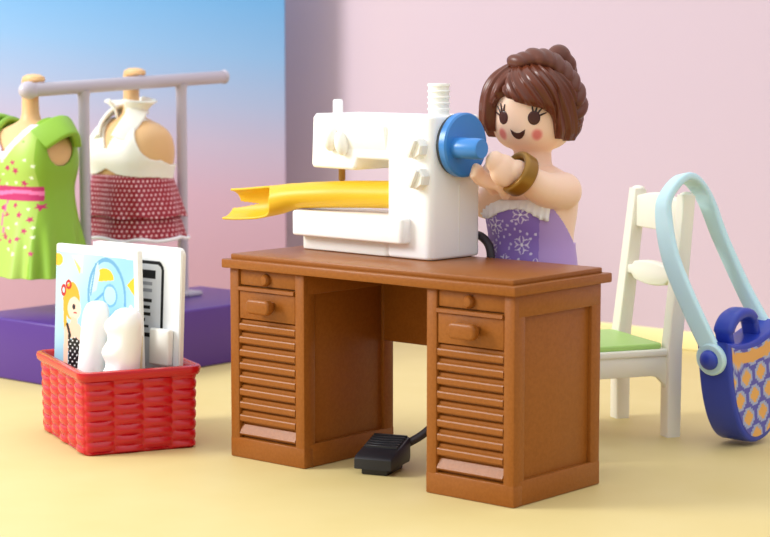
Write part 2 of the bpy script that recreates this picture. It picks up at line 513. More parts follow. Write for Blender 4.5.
def pedestal(x0, x1):
    # carcass with recessed sides, open face between stiles
    g = .014
    bm = bmesh.new()
    box(bm, (x0+g,.022,.002), (x1-g,D-g,H), .002)                         # core
    for xa in (x0, x1-.045):                                             # stiles front
        box(bm, (xa,0,.04), (xa+.045,.06,H), .006)
    for xa in (x0, x1-.045):                                             # stiles rear
        box(bm, (xa,D-.055,.04), (xa+.045,D,H), .006)
    box(bm, (x0-.0008,-.0008,.0), (x1+.0008,.05,.075), .006)                             # plinth front
    for xa in (x0, x1-.03): box(bm, (xa+(-.0005 if xa == x0 else .0005),.03,0.001), (xa+(.03 if xa == x0 else .0305),D+.0005,.085), .004)
    for xa in (x0, x1-.03): box(bm, (xa+(-.0005 if xa == x0 else .0005),.02,H-.075), (xa+(.03 if xa == x0 else .0305),D-.01,H-.001), .004)
    p = build('pedestal', bm, 'wood', dk, world=True)
    a, b = x0+.047, x1-.047
    c = (a+b)/2
    bm = bmesh.new(); box(bm, (a,.008,.640), (b,.04,H-.002), .004); dr = build('drawer_front', bm, 'wood', p, world=True)
    bm = bmesh.new(); lathe(bm, [(0,-.002), (.017,-.002), (.020,.006), (.019,.014), (.013,.021), (0,.022)], 24, T(c-.003,.01,.666) @ RX(90) @ Matrix.Diagonal((.95,1.15,1,1)))
    build('knob', bm, 'wood', p, world=True)
    bm = bmesh.new(); box(bm, (a,.004,.517), (b,.04,.622), .004)
    prism(bm, [(-.006,.622), (-.004,.634), (.012,.636), (.03,.636), (.03,.62), (.004,.617)], a, b, 'x')
    build('drawer_front', bm, 'wood', p, world=True)
    bm = bmesh.new()
    prism(bm, rrect(c-.058, c+.058, .545, .600, .022, 5), -.052, -.018, 'y', .010, 3)
    box(bm, (c-.040,-.03,.556), (c+.040,.006,.590), .006)
    build('drawer_pull', bm, 'wood', p, world=True)
    # louvre slats: nine sloping ledges
    bm = bmesh.new()
    pitch = .0483
    for k in range(9):
        zt = .508-k*pitch
        if k == 8:
            prof = [(.024,zt+.006), (.016,zt+.002), (-.000,zt-.030), (.004,zt-.036), (.03,zt-.036)]
        else:
            prof = [(.024,zt+.008), (.013,zt+.003), (.012,zt-.005), (.003,zt-.010), (.001,zt-.014), (.001,zt-.030), (.004,zt-.034), (.024,zt-.038)]
        prism(bm, prof, a, b, 'x')
    build('louvre', bm, 'wood', p, world=True, sharp=24)
pedestal(0, wl)
pedestal(W-wl, W)

# ------------------------------------------------------------------ sewing machine
MX, MY, MZ, MR = .093, .285, .7535, math.radians(-2.5)
sm = thing('sewing_machine', 'white toy sewing machine with blue handwheel on the desktop', 'sewing machine', (MX, MY, MZ), MR)
bm = bmesh.new()
# column
t = bmesh.new()
prism(t, rrect(.43,.648,0,.275,.03,5), 0, .507, 'z', .012, 3); merge(bm, t)
build('column', bm, 'white', sm, sharp=50)
bm = bmesh.new()
prism(bm, rrect(-.014,.45,.004,.265,.035,5), 0.0, .065, 'z', .006, 2); build('base_plate', bm, 'ivory', sm, sharp=50)
bm = bmesh.new()
prism(bm, rrect(-.012,.552,-.045,.22,.022,5), .054, .147, 'z', .010, 3); build('free_arm', bm, 'white', sm, sharp=50)
# arm and head
bm = bmesh.new()
prism(bm, [(.040,.318), (.050,.305), (.255,.303), (.268,.316), (.278,.345), (.44,.345), (.44,.505), (.063,.505), (.048,.490)], .012, .262, 'y', .012, 3)
build('arm', bm, 'white', sm, sharp=50)
bm = bmesh.new()
prism(bm, rrect(.066,.425,.355,.470,.012,4), -.001, .016, 'y', .003, 2, T(0,.008,.412) @ RX(9) @ T(0,0,-.412)); build('face_plate', bm, 'ivory', sm, sharp=50)
bm = bmesh.new(); lathe(bm, [(0,0), (.019,0), (.019,.045), (.015,.052), (0,.053)], 20, T(.085,.11,.503)); build('spool_pin', bm, 'white', sm)
bm = bmesh.new()
prof = [(0,0), (.041,0)]
for k in range(5): prof += [(.041,.006+k*.021), (.037,.010+k*.021), (.037,.020+k*.021), (.041,.024+k*.021)]
prof += [(.039,.116), (0,.117)]
lathe(bm, prof, 28, T(.578,.12,.503)); build('thread_spool', bm, 'ivory', sm)
for (x, z) in ((.592,.396), (.600,.290)):
    bm = bmesh.new()
    lathe(bm, [(0,-.004), (.041,-.004), (.041,.026), (.036,.034), (0,.034)], 8, T(x,.0,z) @ RX(90) @ RZ(12))
    box(bm, (x-.011,-.050,z-.034), (x+.011,-.022,z+.034), .005, 2, T(x,0,z) @ RY(25) @ T(-x,0,-z))
    build('dial', bm, 'ivory', sm, sharp=30)
for (x, z, rr) in ((.160,.415,10), (.212,.400,-12)):
    bm = bmesh.new(); ball(bm, (0,0,0), (.024,.03,.046), T(x,.0,z) @ RY(rr)); build('tension_knob', bm, 'ivory', sm)
bm = bmesh.new(); lathe(bm, [(0,.0), (.006,.0), (.008,.03), (.013,.035), (.013,.085), (0,.086)], 16, T(.105,.11,.222)); build('needle', bm, 'needle', sm, label='brassy needle')
bm = bmesh.new(); lathe(bm, [(0,0), (.108,0), (.108,.018), (0,.018)], 40, T(.646,.135,.404) @ RY(90)); build('wheel_gap_shade', bm, 'grey', sm)  # dark grey disc, colours in the shade of the gap behind the handwheel
bm = bmesh.new(); lathe(bm, [(0,0), (.108,0), (.114,.006), (.114,.030), (.108,.036), (0,.036)], 48, T(.660,.135,.404) @ RY(90)); wh = build('handwheel', bm, 'blue', sm, label='blue handwheel')
bm = bmesh.new(); lathe(bm, [(0,0), (.037,0), (.037,.112), (.033,.118), (0,.118)], 28, T(.692,.085,.396) @ RY(90)); build('crank_grip', bm, 'blue', wh, label='blue crank grip')
bm = bmesh.new(); box(bm, (.646,.150,.02), (.650,.154,.26)); build('seam', bm, 'ivory', sm)
# black cable: machine back, over the desk edge, down and through to the pedal
path = smooth_path([(.66,.545,.80), (.70,.560,.822), (.738,.562,.812), (.768,.561,.775), (.776,.556,.70), (.776,.554,.50), (.778,.553,.40), (.770,.545,.345), (.748,.49,.285), (.705,.41,.200), (.650,.335,.118), (.605,.288,.080)], 7)
bm = bmesh.new(); sweep(bm, path, circ(.0155, 12)); build('power_cable', bm, 'cable', sm, world=True, label='dark cable running down to the pedal')

# pedal
pd = thing('foot_pedal', 'black ridged foot pedal on the floor in the desk kneehole', 'pedal', (.597,.165,0), math.radians(-9+28))
bm = bmesh.new()
prism(bm, [(-.095,.022), (-.095,.058), (-.085,.068), (.085,.112), (.095,.108), (.095,.034), (.085,.022)], -.072, .072, 'x', .006, 2, RZ(0))
build('treadle', bm, 'black', pd, sharp=40)
bm = bmesh.new(); box(bm, (-.050,-.080,0), (.050,.075,.03), .006); build('base', bm, 'black', pd)
bm = bmesh.new()
for k in range(6):
    y = -.01+k*.018; z = .068+(y+.085)*(.044/.17)
    box(bm, (-.064,y-.005,z-.004), (.064,y+.005,z+.007), .002, 1)
build('grip_slat', bm, 'black', pd)

# yellow fabric, a rolled open sheet passing under the needle
bm = bmesh.new()
axis = smooth_path([(-.325,.285,.900), (-.26,.287,.902), (-.15,.29,.912), (-.03,.292,.930), (.07,.298,.949), (.22,.318,.960), (.36,.345,.966), (.515,.372,.970)], 26)
nA = 120
def fab_r(x): return lerp_tab([(-.345,(.070,.060)), (-.15,(.070,.062)), (-.02,(.064,.056)), (.07,(.064,.048)), (.3,(.064,.050)), (.52,(.066,.050))], x)
grid = []
for p in axis:
    ry, rz = fab_r(p.x); grid.append([bm.verts.new((p.x, p.y+ry*math.cos(2*PI*i/nA), p.z+rz*math.sin(2*PI*i/nA))) for i in range(nA)])
# angle 270 = down, 90 = up, 180 = front (-Y)
def fab_keep(c, a):
    # long open slot on the front that makes two tips at the free end
    d_front = abs(((a-math.radians(176)+PI) % (2*PI))-PI)
    d_back = abs(((a-math.radians(-4)+PI) % (2*PI))-PI)
    if c.x < -.02:
        t = (-.02-c.x)/.30
        if d_front < 1.62*math.sqrt(1-(1-min(1, t/.40))**2): return False
        if d_back < -.42+.75*max(0,t): return False
        top = math.sin(a) > 0
        if top and c.x < -.285: return False
    return True
for k in range(len(axis)-1):
    for i in range(nA):
        j = (i+1) % nA; q = (grid[k][i], grid[k][j], grid[k+1][j], grid[k+1][i])
        c = sum((v.co for v in q), V())/4
        if fab_keep(c, 2*PI*(i+.5)/nA): bm.faces.new(q)
bmesh.ops.delete(bm, geom=[v for v in bm.verts if not v.link_faces], context='VERTS')
fb = build('fabric', bm, 'yellow', None, sharp=80); mod_solid(fb, .009, -1)
tag(fb, 'yellow rolled cloth with a forked free end under the machine needle', 'fabric')

# ------------------------------------------------------------------ seamstress figure
FX, FY = .83, .73
fg = thing('seamstress_figure', 'smiling toy woman in lilac bodice with brown updo and gold bangle behind the desk', 'person', (FX, FY, 0))
HZ = math.radians(14.5)                      # head turn
HP = [(1.125,.05), (1.135,.085), (1.150,.112), (1.175,.133), (1.205,.143), (1.25,.147), (1.30,.147), (1.345,.138), (1.385,.117), (1.41,.09), (1.43,.05), (1.438,.01)]
def hr(z): return smooth_tab(HP, z)
BX = [(0,.185), (.3,.175), (.58,.168), (.70,.163), (.80,.152), (.90,.160), (.965,.170), (1.01,.165), (1.04,.140), (1.062,.10), (1.075,.07)]
BY = [(0,.155), (.3,.145), (.58,.138), (.70,.136), (.80,.130), (.88,.148), (.93,.150), (.975,.135), (1.01,.115), (1.04,.095), (1.062,.078), (1.075,.066)]
bm = bmesh.new()
def ring(rx, ry, z, n=2.4, m=40): return [(*sell(2*PI*i/m, rx, ry, n), z) for i in range(m)]
t = bmesh.new(); loft(t, [ring(smooth_tab(BX, z), smooth_tab(BY, z), z) for z in [.55+.52*k/40 for k in range(41)]]); merge(bm, t)
lathe(bm, [(0,1.02), (.075,1.02), (.072,1.07), (.068,1.12), (.07,1.16), (0,1.18)], 32)
t = bmesh.new(); loft(t, [ring(hr(z), hr(z), z, 2.0) for z in [1.126+.311*k/50 for k in range(51)]]); merge(bm, t)
def limb(pts, rads):
    P = smooth_path(pts, 6)
    n = len(pts)-1
    rr = [lerp_tab([(i*6, r) for i, r in enumerate(rads)], k) for k in range(len(P))]
    t = bmesh.new(); sweep(t, P, circ(1, 24), scales=rr); merge(bm, t)
    ball(bm, P[0], rads[0]); ball(bm, P[-1], rads[-1])
LS, LE, LW = V((.140,-.005,.985)), V((.146,-.13,1.0)), V((.108,-.238,1.062))
RS, RE, RW = V((-.150,-.005,.985)), V((-.150,-.075,.93)), V((-.012,-.150,1.02))
limb([LS, LE, LW], [.070,.062,.046])
limb([RS, RE, RW], [.070,.058,.046])
# clip hands: broad palm plus a thumb lobe curling round towards the crank
def hand(w, d, side, up):
    d = d.normalized(); s = side.normalized(); u = up.normalized()
    ball(bm, w+d*.02, .043)
    m = Matrix((( *s, ), ( *d, ), ( *u, ))).transposed().to_4x4()
    ball(bm, w+d*.060+s*.006-u*.002, (.030,.058,.058), rot=m, u=32, v=20)     # broad finger plate
    ball(bm, w+d*.098+s*.004+u*.022, (.024,.040,.040), rot=m, u=32, v=20)
    arc = [w+d*.03-s*.018-u*.035, w+d*.065-s*.050-u*.044, w+d*.105-s*.066-u*.036, w+d*.135-s*.058-u*.016]
    t_ = bmesh.new(); sweep(t_, smooth_path(arc, 5), rrect(-.030,.030,-.017,.017,.016,5), up=[s]*16); merge(bm, t_)
    ball(bm, arc[-1], (.017,.017,.028), rot=m)
hand(LW, V((-.30,-.93,.18)), V((.93,-.30,.0)), V((0,.18,.98)))
hand(RW, V((.10,-.97,.20)), V((-.97,-.10,.0)), V((0,.18,.98)))
def head_uv(c):
    a = math.atan2(c.x, -c.y)-HZ
    return a, c.z
def skin_paint(c):
    base = (250,212,186)
    if c.z > 1.10:
        a, z = head_uv(c)
        for s in (-1, 1):
            dd = math.hypot((a-s*.50)*.147, z-1.190)
            base = mix((226,126,120), base, (dd-.013)/.012)
    return base
body = build('body', bm, 'skin', fg); remesh_bake(body, .0055, 6, skin_paint)
def on_head(a, z, off=.002):
    r = hr(z)+off; an = a+HZ
    return V((r*math.sin(an), -r*math.cos(an), z))
def head_patch(name, pts, m, off=.0022, rings=6):
    """pts: outline (a, z) of a patch on the face, filled as a fan of rings and given a little depth"""
    bm = bmesh.new(); n = len(pts)
    ca = sum(p[0] for p in pts)/n; cz = sum(p[1] for p in pts)/n
    L = []
    for k in range(1, rings+1):
        t = k/rings
        L.append([bm.verts.new(on_head(ca+(a-ca)*t, cz+(z-cz)*t, off-(.0016 if k == rings else 0))) for a, z in pts])
    cv = bm.verts.new(on_head(ca, cz, off))
    for i in range(n): bm.faces.new((cv, L[0][i], L[0][(i+1) % n]))
    for k in range(rings-1):
        for i in range(n): bm.faces.new((L[k][i], L[k+1][i], L[k+1][(i+1) % n], L[k][(i+1) % n]))
    return build(name, bm, m, fg, sharp=180)
RR = .147
for s in (-1, 1):
    e0 = s*.415
    head_patch('eye', [(e0+.0225/RR*math.cos(2*PI*k/28), 1.250+.0250*math.sin(2*PI*k/28)) for k in range(28)], 'eye')
    for ang, ln in ((100,.022), (75,.026), (50,.026), (22,.024)):
        A = math.radians(ang); sx = s
        p0 = (e0+sx*.022/RR*math.cos(A), 1.250+.024*math.sin(A)); p1 = (e0+sx*(.024+ln)/RR*math.cos(A), 1.250+(.026+ln)*math.sin(A))
        bm = bmesh.new(); pts = [on_head(p0[0]+(p1[0]-p0[0])*k/4, p0[1]+(p1[1]-p0[1])*k/4, .001) for k in range(5)]
        sweep(bm, pts, circ(.0035, 8), scales=[1,.95,.85,.7,.45]); build('eyelash', bm, 'lash', fg)
mo = []
for k in range(17):
    u = -1+2*k/16; mo.append((u*.030/RR, 1.205-.009*(1-u*u)+.004*u*u))
for k in range(1, 16):
    u = 1-2*k/16; mo.append((u*.030/RR, 1.205-.032*(1-u*u)**.5+.004*u*u))
head_patch('mouth', mo, 'eye')
# fine printed collar line
for s in (-1, 1):
    bm = bmesh.new(); pts = []
    for k in range(9):
        x = s*(.045+.012*k); z = 1.066-.0035*k-.008*math.sin(k/8*PI)
        pts.append((x, -smooth_tab(BY, min(z,1.07))*math.sqrt(max(.05, 1-(x/.165)**2))*.93-.004, z))
    sweep(bm, smooth_path(pts, 2), circ(.0022, 6)); build('collar_line', bm, 'lash', fg)
# gown: bodice shell and skirt
def bsec(z): return (smooth_tab(BX, z), smooth_tab(BY, z), 0, 0)
def bkeep(c):
    t = math.atan2(c.x, -c.y)             # 0 front
    top = .955 if abs(t) < .9 else .955-.165*min(1, (abs(t)-.9)/1.0)
    return c.z < top
flowers = [((-.055,.86),.036), ((.058,.795),.036), ((.058,.905),.034), ((-.09,.77),.03), ((-.02,.73),.032), ((.11,.72),.03), ((-.11,.90),.03)]
rs = random.Random(5)
bdots = []
for k in range(130):
    p = (rs.uniform(-.16,.15), rs.uniform(.6,.94))
    if all(math.hypot(p[0]-f[0][0], p[1]-f[0][1]) > f[1] for f in flowers) and all(math.hypot(p[0]-q[0], p[1]-q[1]) > .016 for q in bdots): bdots.append(p)
def bpaint(c):
    t = math.atan2(c.x, -c.y)
    if not (-1.25 < t < .80): return (176,146,210)
    s = t*.152; p = (s, c.z)
    base = (140,112,196)
    for f, r in flowers:
        dx, dz = p[0]-f[0], p[1]-f[1]; q = math.hypot(dx, dz)
        if q < r:
            if q < r*.16: return (240,238,250)
            a = (math.atan2(dz, dx)*6/(2*PI)) % 1-.5
            w = abs(a)*2*PI/6*q; pet = r*.36*math.sin(min(1, max(0, (q/r-.12)/.88))*PI)**.7
            if pet*.48 < w < pet: return (226,218,242)
    for q in bdots:
        if abs(p[0]-q[0]) < .006 and abs(p[1]-q[1]) < .006 and math.hypot(p[0]-q[0], p[1]-q[1]) < .0052: return (220,212,240)
    return base
bm = bmesh.new(); shell(bm, bsec, .60, .965, 150, bkeep, .007, None, 2.4)
bo = build('bodice', bm, 'bodice', fg, paint=bpaint, sharp=80, label='lilac bodice with white flowers'); mod_solid(bo, .012, -1)
bm = bmesh.new(); loft(bm, [ring(smooth_tab(BX, z)+.006, smooth_tab(BY, z)+.006, z) for z in [.0+.62*k/12 for k in range(13)]]); build('skirt', bm, 'skirt', fg, sharp=70)
# ruffled white neckline
bm = bmesh.new(); grid = []
nA = 90
for i in range(nA+1):
    t = -1.45+(2.45)*i/nA; row = []
    zt = .968-.012*math.cos(t*2); zb = .905+.022*math.sin(t*4.2+.6)
    for k in range(7):
        z = zb+(zt-zb)*k/6
        x, y = sell(t-PI/2, smooth_tab(BX, z)+.013+.006*math.sin(i*1.1)*(1-k/6)+.004*(1-k/6), smooth_tab(BY, z)+.013+.006*math.sin(i*1.1)*(1-k/6)+.004*(1-k/6), 2.4)
        row.append(bm.verts.new((x, y, z)))
    grid.append(row)
for a, b in zip(grid, grid[1:]):
    for k in range(6): bm.faces.new((a[k], b[k], b[k+1], a[k+1]))
ro = build('ruffle', bm, 'ruffle', fg, sharp=80); mod_solid(ro, .010, -1)
# bangle on the near wrist
ad = (LW-LE).normalized(); c0 = LE+(LW-LE)*.92
bm = bmesh.new()
s1 = ad.cross(V((0,0,1))).normalized(); s2 = s1.cross(ad)
sweep(bm, [c0+s1*(.066*math.cos(2*PI*k/48))+s2*(.066*math.sin(2*PI*k/48)) for k in range(48)], rrect(-.029,.029,-.013,.013,.012,5), up=[s1*math.cos(2*PI*k/48)+s2*math.sin(2*PI*k/48) for k in range(48)], closed=True)
build('bangle', bm, 'gold', fg, sharp=60, label='gold bangle on wrist')

# hair cap
ZB = [(-180,1.165), (-120,1.165), (-78,1.175), (-70,1.197), (-47,1.197), (-44,1.23), (-39,1.292), (-30,1.318), (-18,1.330), (-8,1.318), (0,1.308), (14,1.296), (33,1.285), (45,1.265), (50,1.245), (54,1.20), (58,1.175), (75,1.172), (80,1.165), (180,1.165)]
HA = [(1.10,.150), (1.16,.162), (1.20,.171), (1.26,.178), (1.32,.178), (1.37,.165), (1.41,.136), (1.44,.092), (1.458,.05), (1.464,.008)]
PART = V((math.sin(HZ-.42)*.085, -math.cos(HZ-.42)*.085, 1.46))
def hair_pt(a, t):
    """a in degrees from the face; t 0 at the lower edge, 1 at the crown"""
    zb = lerp_tab(ZB, a)
    z = zb+(1.464-zb)*(1-(1-t)**1.5)
    r = smooth_tab(HA, z)
    # strands run from the parting: grooves as a function of angle and height
    swirl = a-60*(1-t)*(1 if a > -20 else -.35)
    g = .0050*math.sin(math.radians(swirl)*24)+.0028*math.sin(math.radians(swirl)*41+1)
    g *= min(1, (1-t)*3)
    puff = .014*math.exp(-((a-25)/30)**2)*math.exp(-((t-.45)/.35)**2)+.016*math.exp(-((a+62)/18)**2)*(1-t)
    groove = -.016*math.exp(-((a+22)/5)**2)*min(1, (1-t)*1.4)
    edge = -.012*math.exp(-(t/.05)**2)
    r += g+puff+groove+edge
    an = math.radians(a)+HZ
    return V((r*math.sin(an), -r*math.cos(an), z))
bm = bmesh.new(); NA, NT = 300, 60
grid = [[bm.verts.new(hair_pt(-180+360*i/NA, k/NT)) for i in range(NA)] for k in range(NT)]
top = bm.verts.new((0,0,1.464))
for k in range(NT-1):
    for i in range(NA): bm.faces.new((grid[k][i], grid[k][(i+1) % NA], grid[k+1][(i+1) % NA], grid[k+1][i]))
for i in range(NA): bm.faces.new((grid[-1][i], grid[-1][(i+1) % NA], top))
# inner surface
inn = []
for k in range(0, NT, 6):
    row = []
    for i in range(NA):
        a = -180+360*i/NA; zb = lerp_tab(ZB, a); t = k/NT; z = zb+(1.455-zb)*(1-(1-t)**1.5)
        r = max(.004, min(smooth_tab(HA, z)-.016, hr(min(z,1.437))+.001 if z > 1.126 else .14)); an = math.radians(a)+HZ
        row.append(bm.verts.new((r*math.sin(an), -r*math.cos(an), z)))
    inn.append(row)
for a, b in zip(inn, inn[1:]):
    for i in range(NA): bm.faces.new((a[i], b[i], b[(i+1) % NA], a[(i+1) % NA]))
for i in range(NA): bm.faces.new((grid[0][i], inn[0][i], inn[0][(i+1) % NA], grid[0][(i+1) % NA]))
bm.faces.new(inn[-1])
hair = build('hair', bm, 'hair', fg, sharp=60)
# braid and bun placed on the back of the head (camera-facing offsets turned into head space)
cd = V((.594,-.804,0)); cr = V((.804,.594,0)); HC = V((0,0,1.285))
def hp(ex, ez, R=.185, dep=None):
    d = math.sqrt(max(0, R*R-ex*ex-ez*ez)) if dep is None else dep
    return HC+cr*ex+V((0,0,ez))+cd*d
bp = [(-.060,.168,.075), (-.025,.178,.07), (.018,.182,.065), (.060,.172,.06), (.098,.146,.055), (.130,.112,.05), (.157,.066,.045), (.170,.012,.035), (.162,-.042,.025), (.142,-.088,.02)]
P = [hp(*q[:2], dep=q[2]) for q in bp]
bm = bmesh.new()
nb = 11
SP = smooth_path(P, 8)
for k in range(nb):
    f = k/(nb-1)*(len(SP)-1); i = min(int(f), len(SP)-2); p = SP[i].lerp(SP[i+1], f-i)
    tdir = (SP[min(i+1,len(SP)-1)]-SP[max(i-1,0)]).normalized()
    nrm = (p-HC).normalized(); nrm = (nrm-tdir*nrm.dot(tdir)).normalized(); b = tdir.cross(nrm)
    ax = (b*.85+tdir*.53).normalized(); ay = nrm; az = ax.cross(ay)
    m = Matrix((ax, ay, az)).transposed().to_4x4()
    w = 1 if 1 < k < nb-2 else .8
    ball(bm, p-nrm*.006, (.060*w,.036*w,.030*w), rot=m)
br = build('braid', bm, 'braid', hair); remesh_bake(br, .0055, 2)
bm = bmesh.new()
for ex, ez, dp, r in ((.092,.178,-.03,.046), (.118,.150,-.04,.04), (.075,.165,-.07,.045), (.12,.125,-.06,.042), (.08,.14,-.03,.04)):
    ball(bm, hp(ex, ez, dep=dp), (r, r, r*1.05))
bu = build('bun', bm, 'braid', hair); remesh_bake(bu, .006, 2)

# ------------------------------------------------------------------ chair
ch = thing('chair', 'cream ladder-back chair with green seat beside the desk', 'chair', (.837,1.482,0), math.atan2(-.479,.878))
lx = .212
def leg_back(s):
    bm = bmesh.new(); P = [(s*lx,0,0), (s*lx,0,.20), (s*(lx-.001),.002,.36), (s*(lx-.006),.030,.62), (s*(lx-.014),.062,.935)]
    sec = rrect(-.032,.032,-.030,.030,.006,2)
    sweep(bm, P, sec, up=(0,-1,0), scales=[.98,1,1,.95,.88])
    ball(bm, (s*(lx-.0145),.063,.934), (.028,.027,.014))
    return bm
for s in (-1, 1): build('leg', leg_back(s), 'chair', ch, sharp=50)
for s in (-1, 1):
    bm = bmesh.new(); box(bm, (s*lx-.03,-.42,0), (s*lx+.03,-.36,.33), .006, taper=.85); build('leg', bm, 'chair', ch)
def yb(z): return .002+(z-.36)*.104
bm = bmesh.new()
prism(bm, [(-lx+.02,.785)]+[(-lx+.02+(2*lx-.04)*k/10, .905+.026*math.sin(PI*k/10)) for k in range(11)]+[(lx-.02,.785)], -.016, .016, 'y', .006, 2, T(0,yb(.86)+.004,0))
build('top_rail', bm, 'chair', ch, sharp=50)
bm = bmesh.new()
outl = [(-.20,.596), (-.15,.596), (-.125,.578), (-.06,.570), (0,.567), (.06,.570), (.125,.578), (.15,.596), (.20,.596), (.20,.633), (.15,.633), (.125,.652), (.06,.660), (0,.663), (-.06,.660), (-.125,.652), (-.15,.633), (-.20,.633)]
prism(bm, outl, -.02, .02, 'y', .008, 2, T(0,yb(.615),0)); build('middle_rail', bm, 'chair', ch, sharp=50)
bm = bmesh.new()
prism(bm, rrect(-lx-.022,lx+.022,-.445,-.012,.02,3), .318, .345, 'z', .006, 2)
for s in (-1, 1):     # aprons with brackets towards the legs
    prism(bm, [(-.41,.325), (-.41,.19), (-.375,.205), (-.345,.235), (-.32,.242), (-.09,.242), (-.065,.235), (-.035,.205), (-.02,.18), (-.02,.325)], s*lx-.014, s*lx+.014, 'x', .003, 1)
for y in (-.40, -.012):
    box(bm, (-lx,y-.012,.25), (lx,y+.012,.325), .003)
build('seat_frame', bm, 'chair', ch, sharp=50)
bm = bmesh.new(); prism(bm, rrect(-lx-.008,lx+.004,-.435,-.035,.03,4), .343, .366, 'z', .008, 3); build('seat', bm, 'cushion', ch, sharp=60, label='green seat pad')

# ------------------------------------------------------------------ bag leaning by the chair
bgU = V((.015,.37,.05)); hd = math.atan2(bgU.y, bgU.x)
K = V((1.303,1.418,.394))
bg = thing('handbag', 'blue flowered handbag with pale blue strap looped over the chair back', 'handbag', (K.x, K.y, 0), hd)
# local: x = along the bag, y = thickness (negative y faces the viewer), z up; rolled about y
ROLL = math.asin(.05/bgU.length)
BM_ = T(0,0,.394) @ Matrix.Rotation(-ROLL, 4, 'Y')
hw = .185
def bag_outline(ins=0):
    o = []
    w = hw-ins
    for k in range(13):                                            # concave top edge, left to right
        u = -1+2*k/12; o.append((u*w, .045-ins*1.0-.035*(1-u*u)))
    for k in range(1, 32):
        a = -PI*k/32; o.append((w*math.copysign(abs(math.cos(a))**.8, math.cos(a)), -.03-(.352-ins)*abs(math.sin(a))**.85))
    return o
bm = bmesh.new(); prism(bm, bag_outline(0), -.07, .07, 'y', .012, 3, BM_); build('bag_body', bm, 'bag', bg, sharp=50)
# rim and printed face on both broad sides
flw = []
for r_ in range(-4, 5):
    for c_ in range(-4, 5): flw.append((c_*.098+.02+.049*(r_ % 2), r_*.078-.115))
def pix(v, s=.0098): return (math.floor(v/s)+.5)*s
def bag_paint(c):
    q = BM_.inverted() @ c
    u, z = q.x, q.z
    top = .045-.024-.035*(1-(u/hw)**2)
    if top-.05 < z < top-.008: return (222,164,92)
    for fx, fz in flw:
        dx, dz = abs(pix(u-fx)), abs(pix(z-fz))
        if dx < .05 and dz < .05:
            if dx+dz < .036 and max(dx, dz) < .028: return (226,168,92)
            if dx+dz < .052 and max(dx, dz) < .040: return (158,170,206)
    return (84,84,176)
bm = bmesh.new(); grid = []
o = bag_outline(.022)
cx, cz = 0.0, -.16
NR = 70
def dense(o, m):
    out = []
    for i, p in enumerate(o):
        q = o[(i+1) % len(o)]
        for k in range(m): out.append((p[0]+(q[0]-p[0])*k/m, p[1]+(q[1]-p[1])*k/m))
    return out
od = dense(o, 6); prev = None
for k in range(1, NR+1):
    row = [bm.verts.new(BM_ @ V((cx+(p[0]-cx)*k/NR, -.0715, cz+(p[1]-cz)*k/NR))) for p in od]
    if prev:
        for i in range(len(od)): bm.faces.new((prev[i], row[i], row[(i+1) % len(od)], prev[(i+1) % len(od)]))
    else:
        bm.faces.new(row)
    prev = row
back = [bm.verts.new(BM_ @ V((p[0], -.066, p[1]))) for p in od]
for i in range(len(od)): bm.faces.new((prev[i], back[i], back[(i+1) % len(od)], prev[(i+1) % len(od)]))
build('printed_face', bm, 'bagface', bg, paint=bag_paint, sharp=60, label='purple face with orange flower print')
bm = bmesh.new()
hp_ = smooth_path([BM_ @ V(p) for p in ((-.085,.0,-.02), (-.100,.0,.035), (-.100,-.0,.070), (-.065,-.0,.102), (-.01,-.0,.112), (.04,.0,.100), (.066,.0,.070), (.078,.0,.03), (.085,.0,-.01))], 5)
sweep(bm, hp_, rrect(-.042,.042,-.020,.020,.017,4), up=[V((p.x-.0,0,p.z-.38)) for p in hp_], scales=[1 if 8 < i < 30 else .85 for i in range(len(hp_))])
build('handle', bm, 'bag', bg, sharp=60)
for s in (-1, 1):
    bm = bmesh.new(); lathe(bm, [(0,0), (.058,0), (.062,.008), (.062,.022), (.056,.028), (0,.028)], 32, BM_ @ T(s*hw,0,-.02) @ RY(90*s) @ T(0,0,-.004)); build('strap_ring', bm, 'strap', bg)
    bm = bmesh.new(); ball(bm, (0,0,0), (.038,.038,.028), BM_ @ T(s*(hw+.026),0,-.02) @ RY(90*s)); build('strap_knob', bm, 'bag', bg)
pts = [(1.299,1.229,.370), (1.213,1.225,.517), (1.105,1.245,.698), (1.047,1.277,.842), (1.03,1.312,.935), (1.045,1.42,1.005), (1.062,1.53,.93), (1.118,1.575,.757), (1.211,1.604,.558), (1.306,1.601,.418)]
bm = bmesh.new(); SP = smooth_path(pts, 8)
cen = V((1.14,1.46,.60))
ups = [(p-cen) for p in SP]
sweep(bm, SP, rrect(-.036,.036,-.016,.016,.012,4), up=ups); build('strap', bm, 'strap', bg, world=True, sharp=60, label='pale blue strap loop')

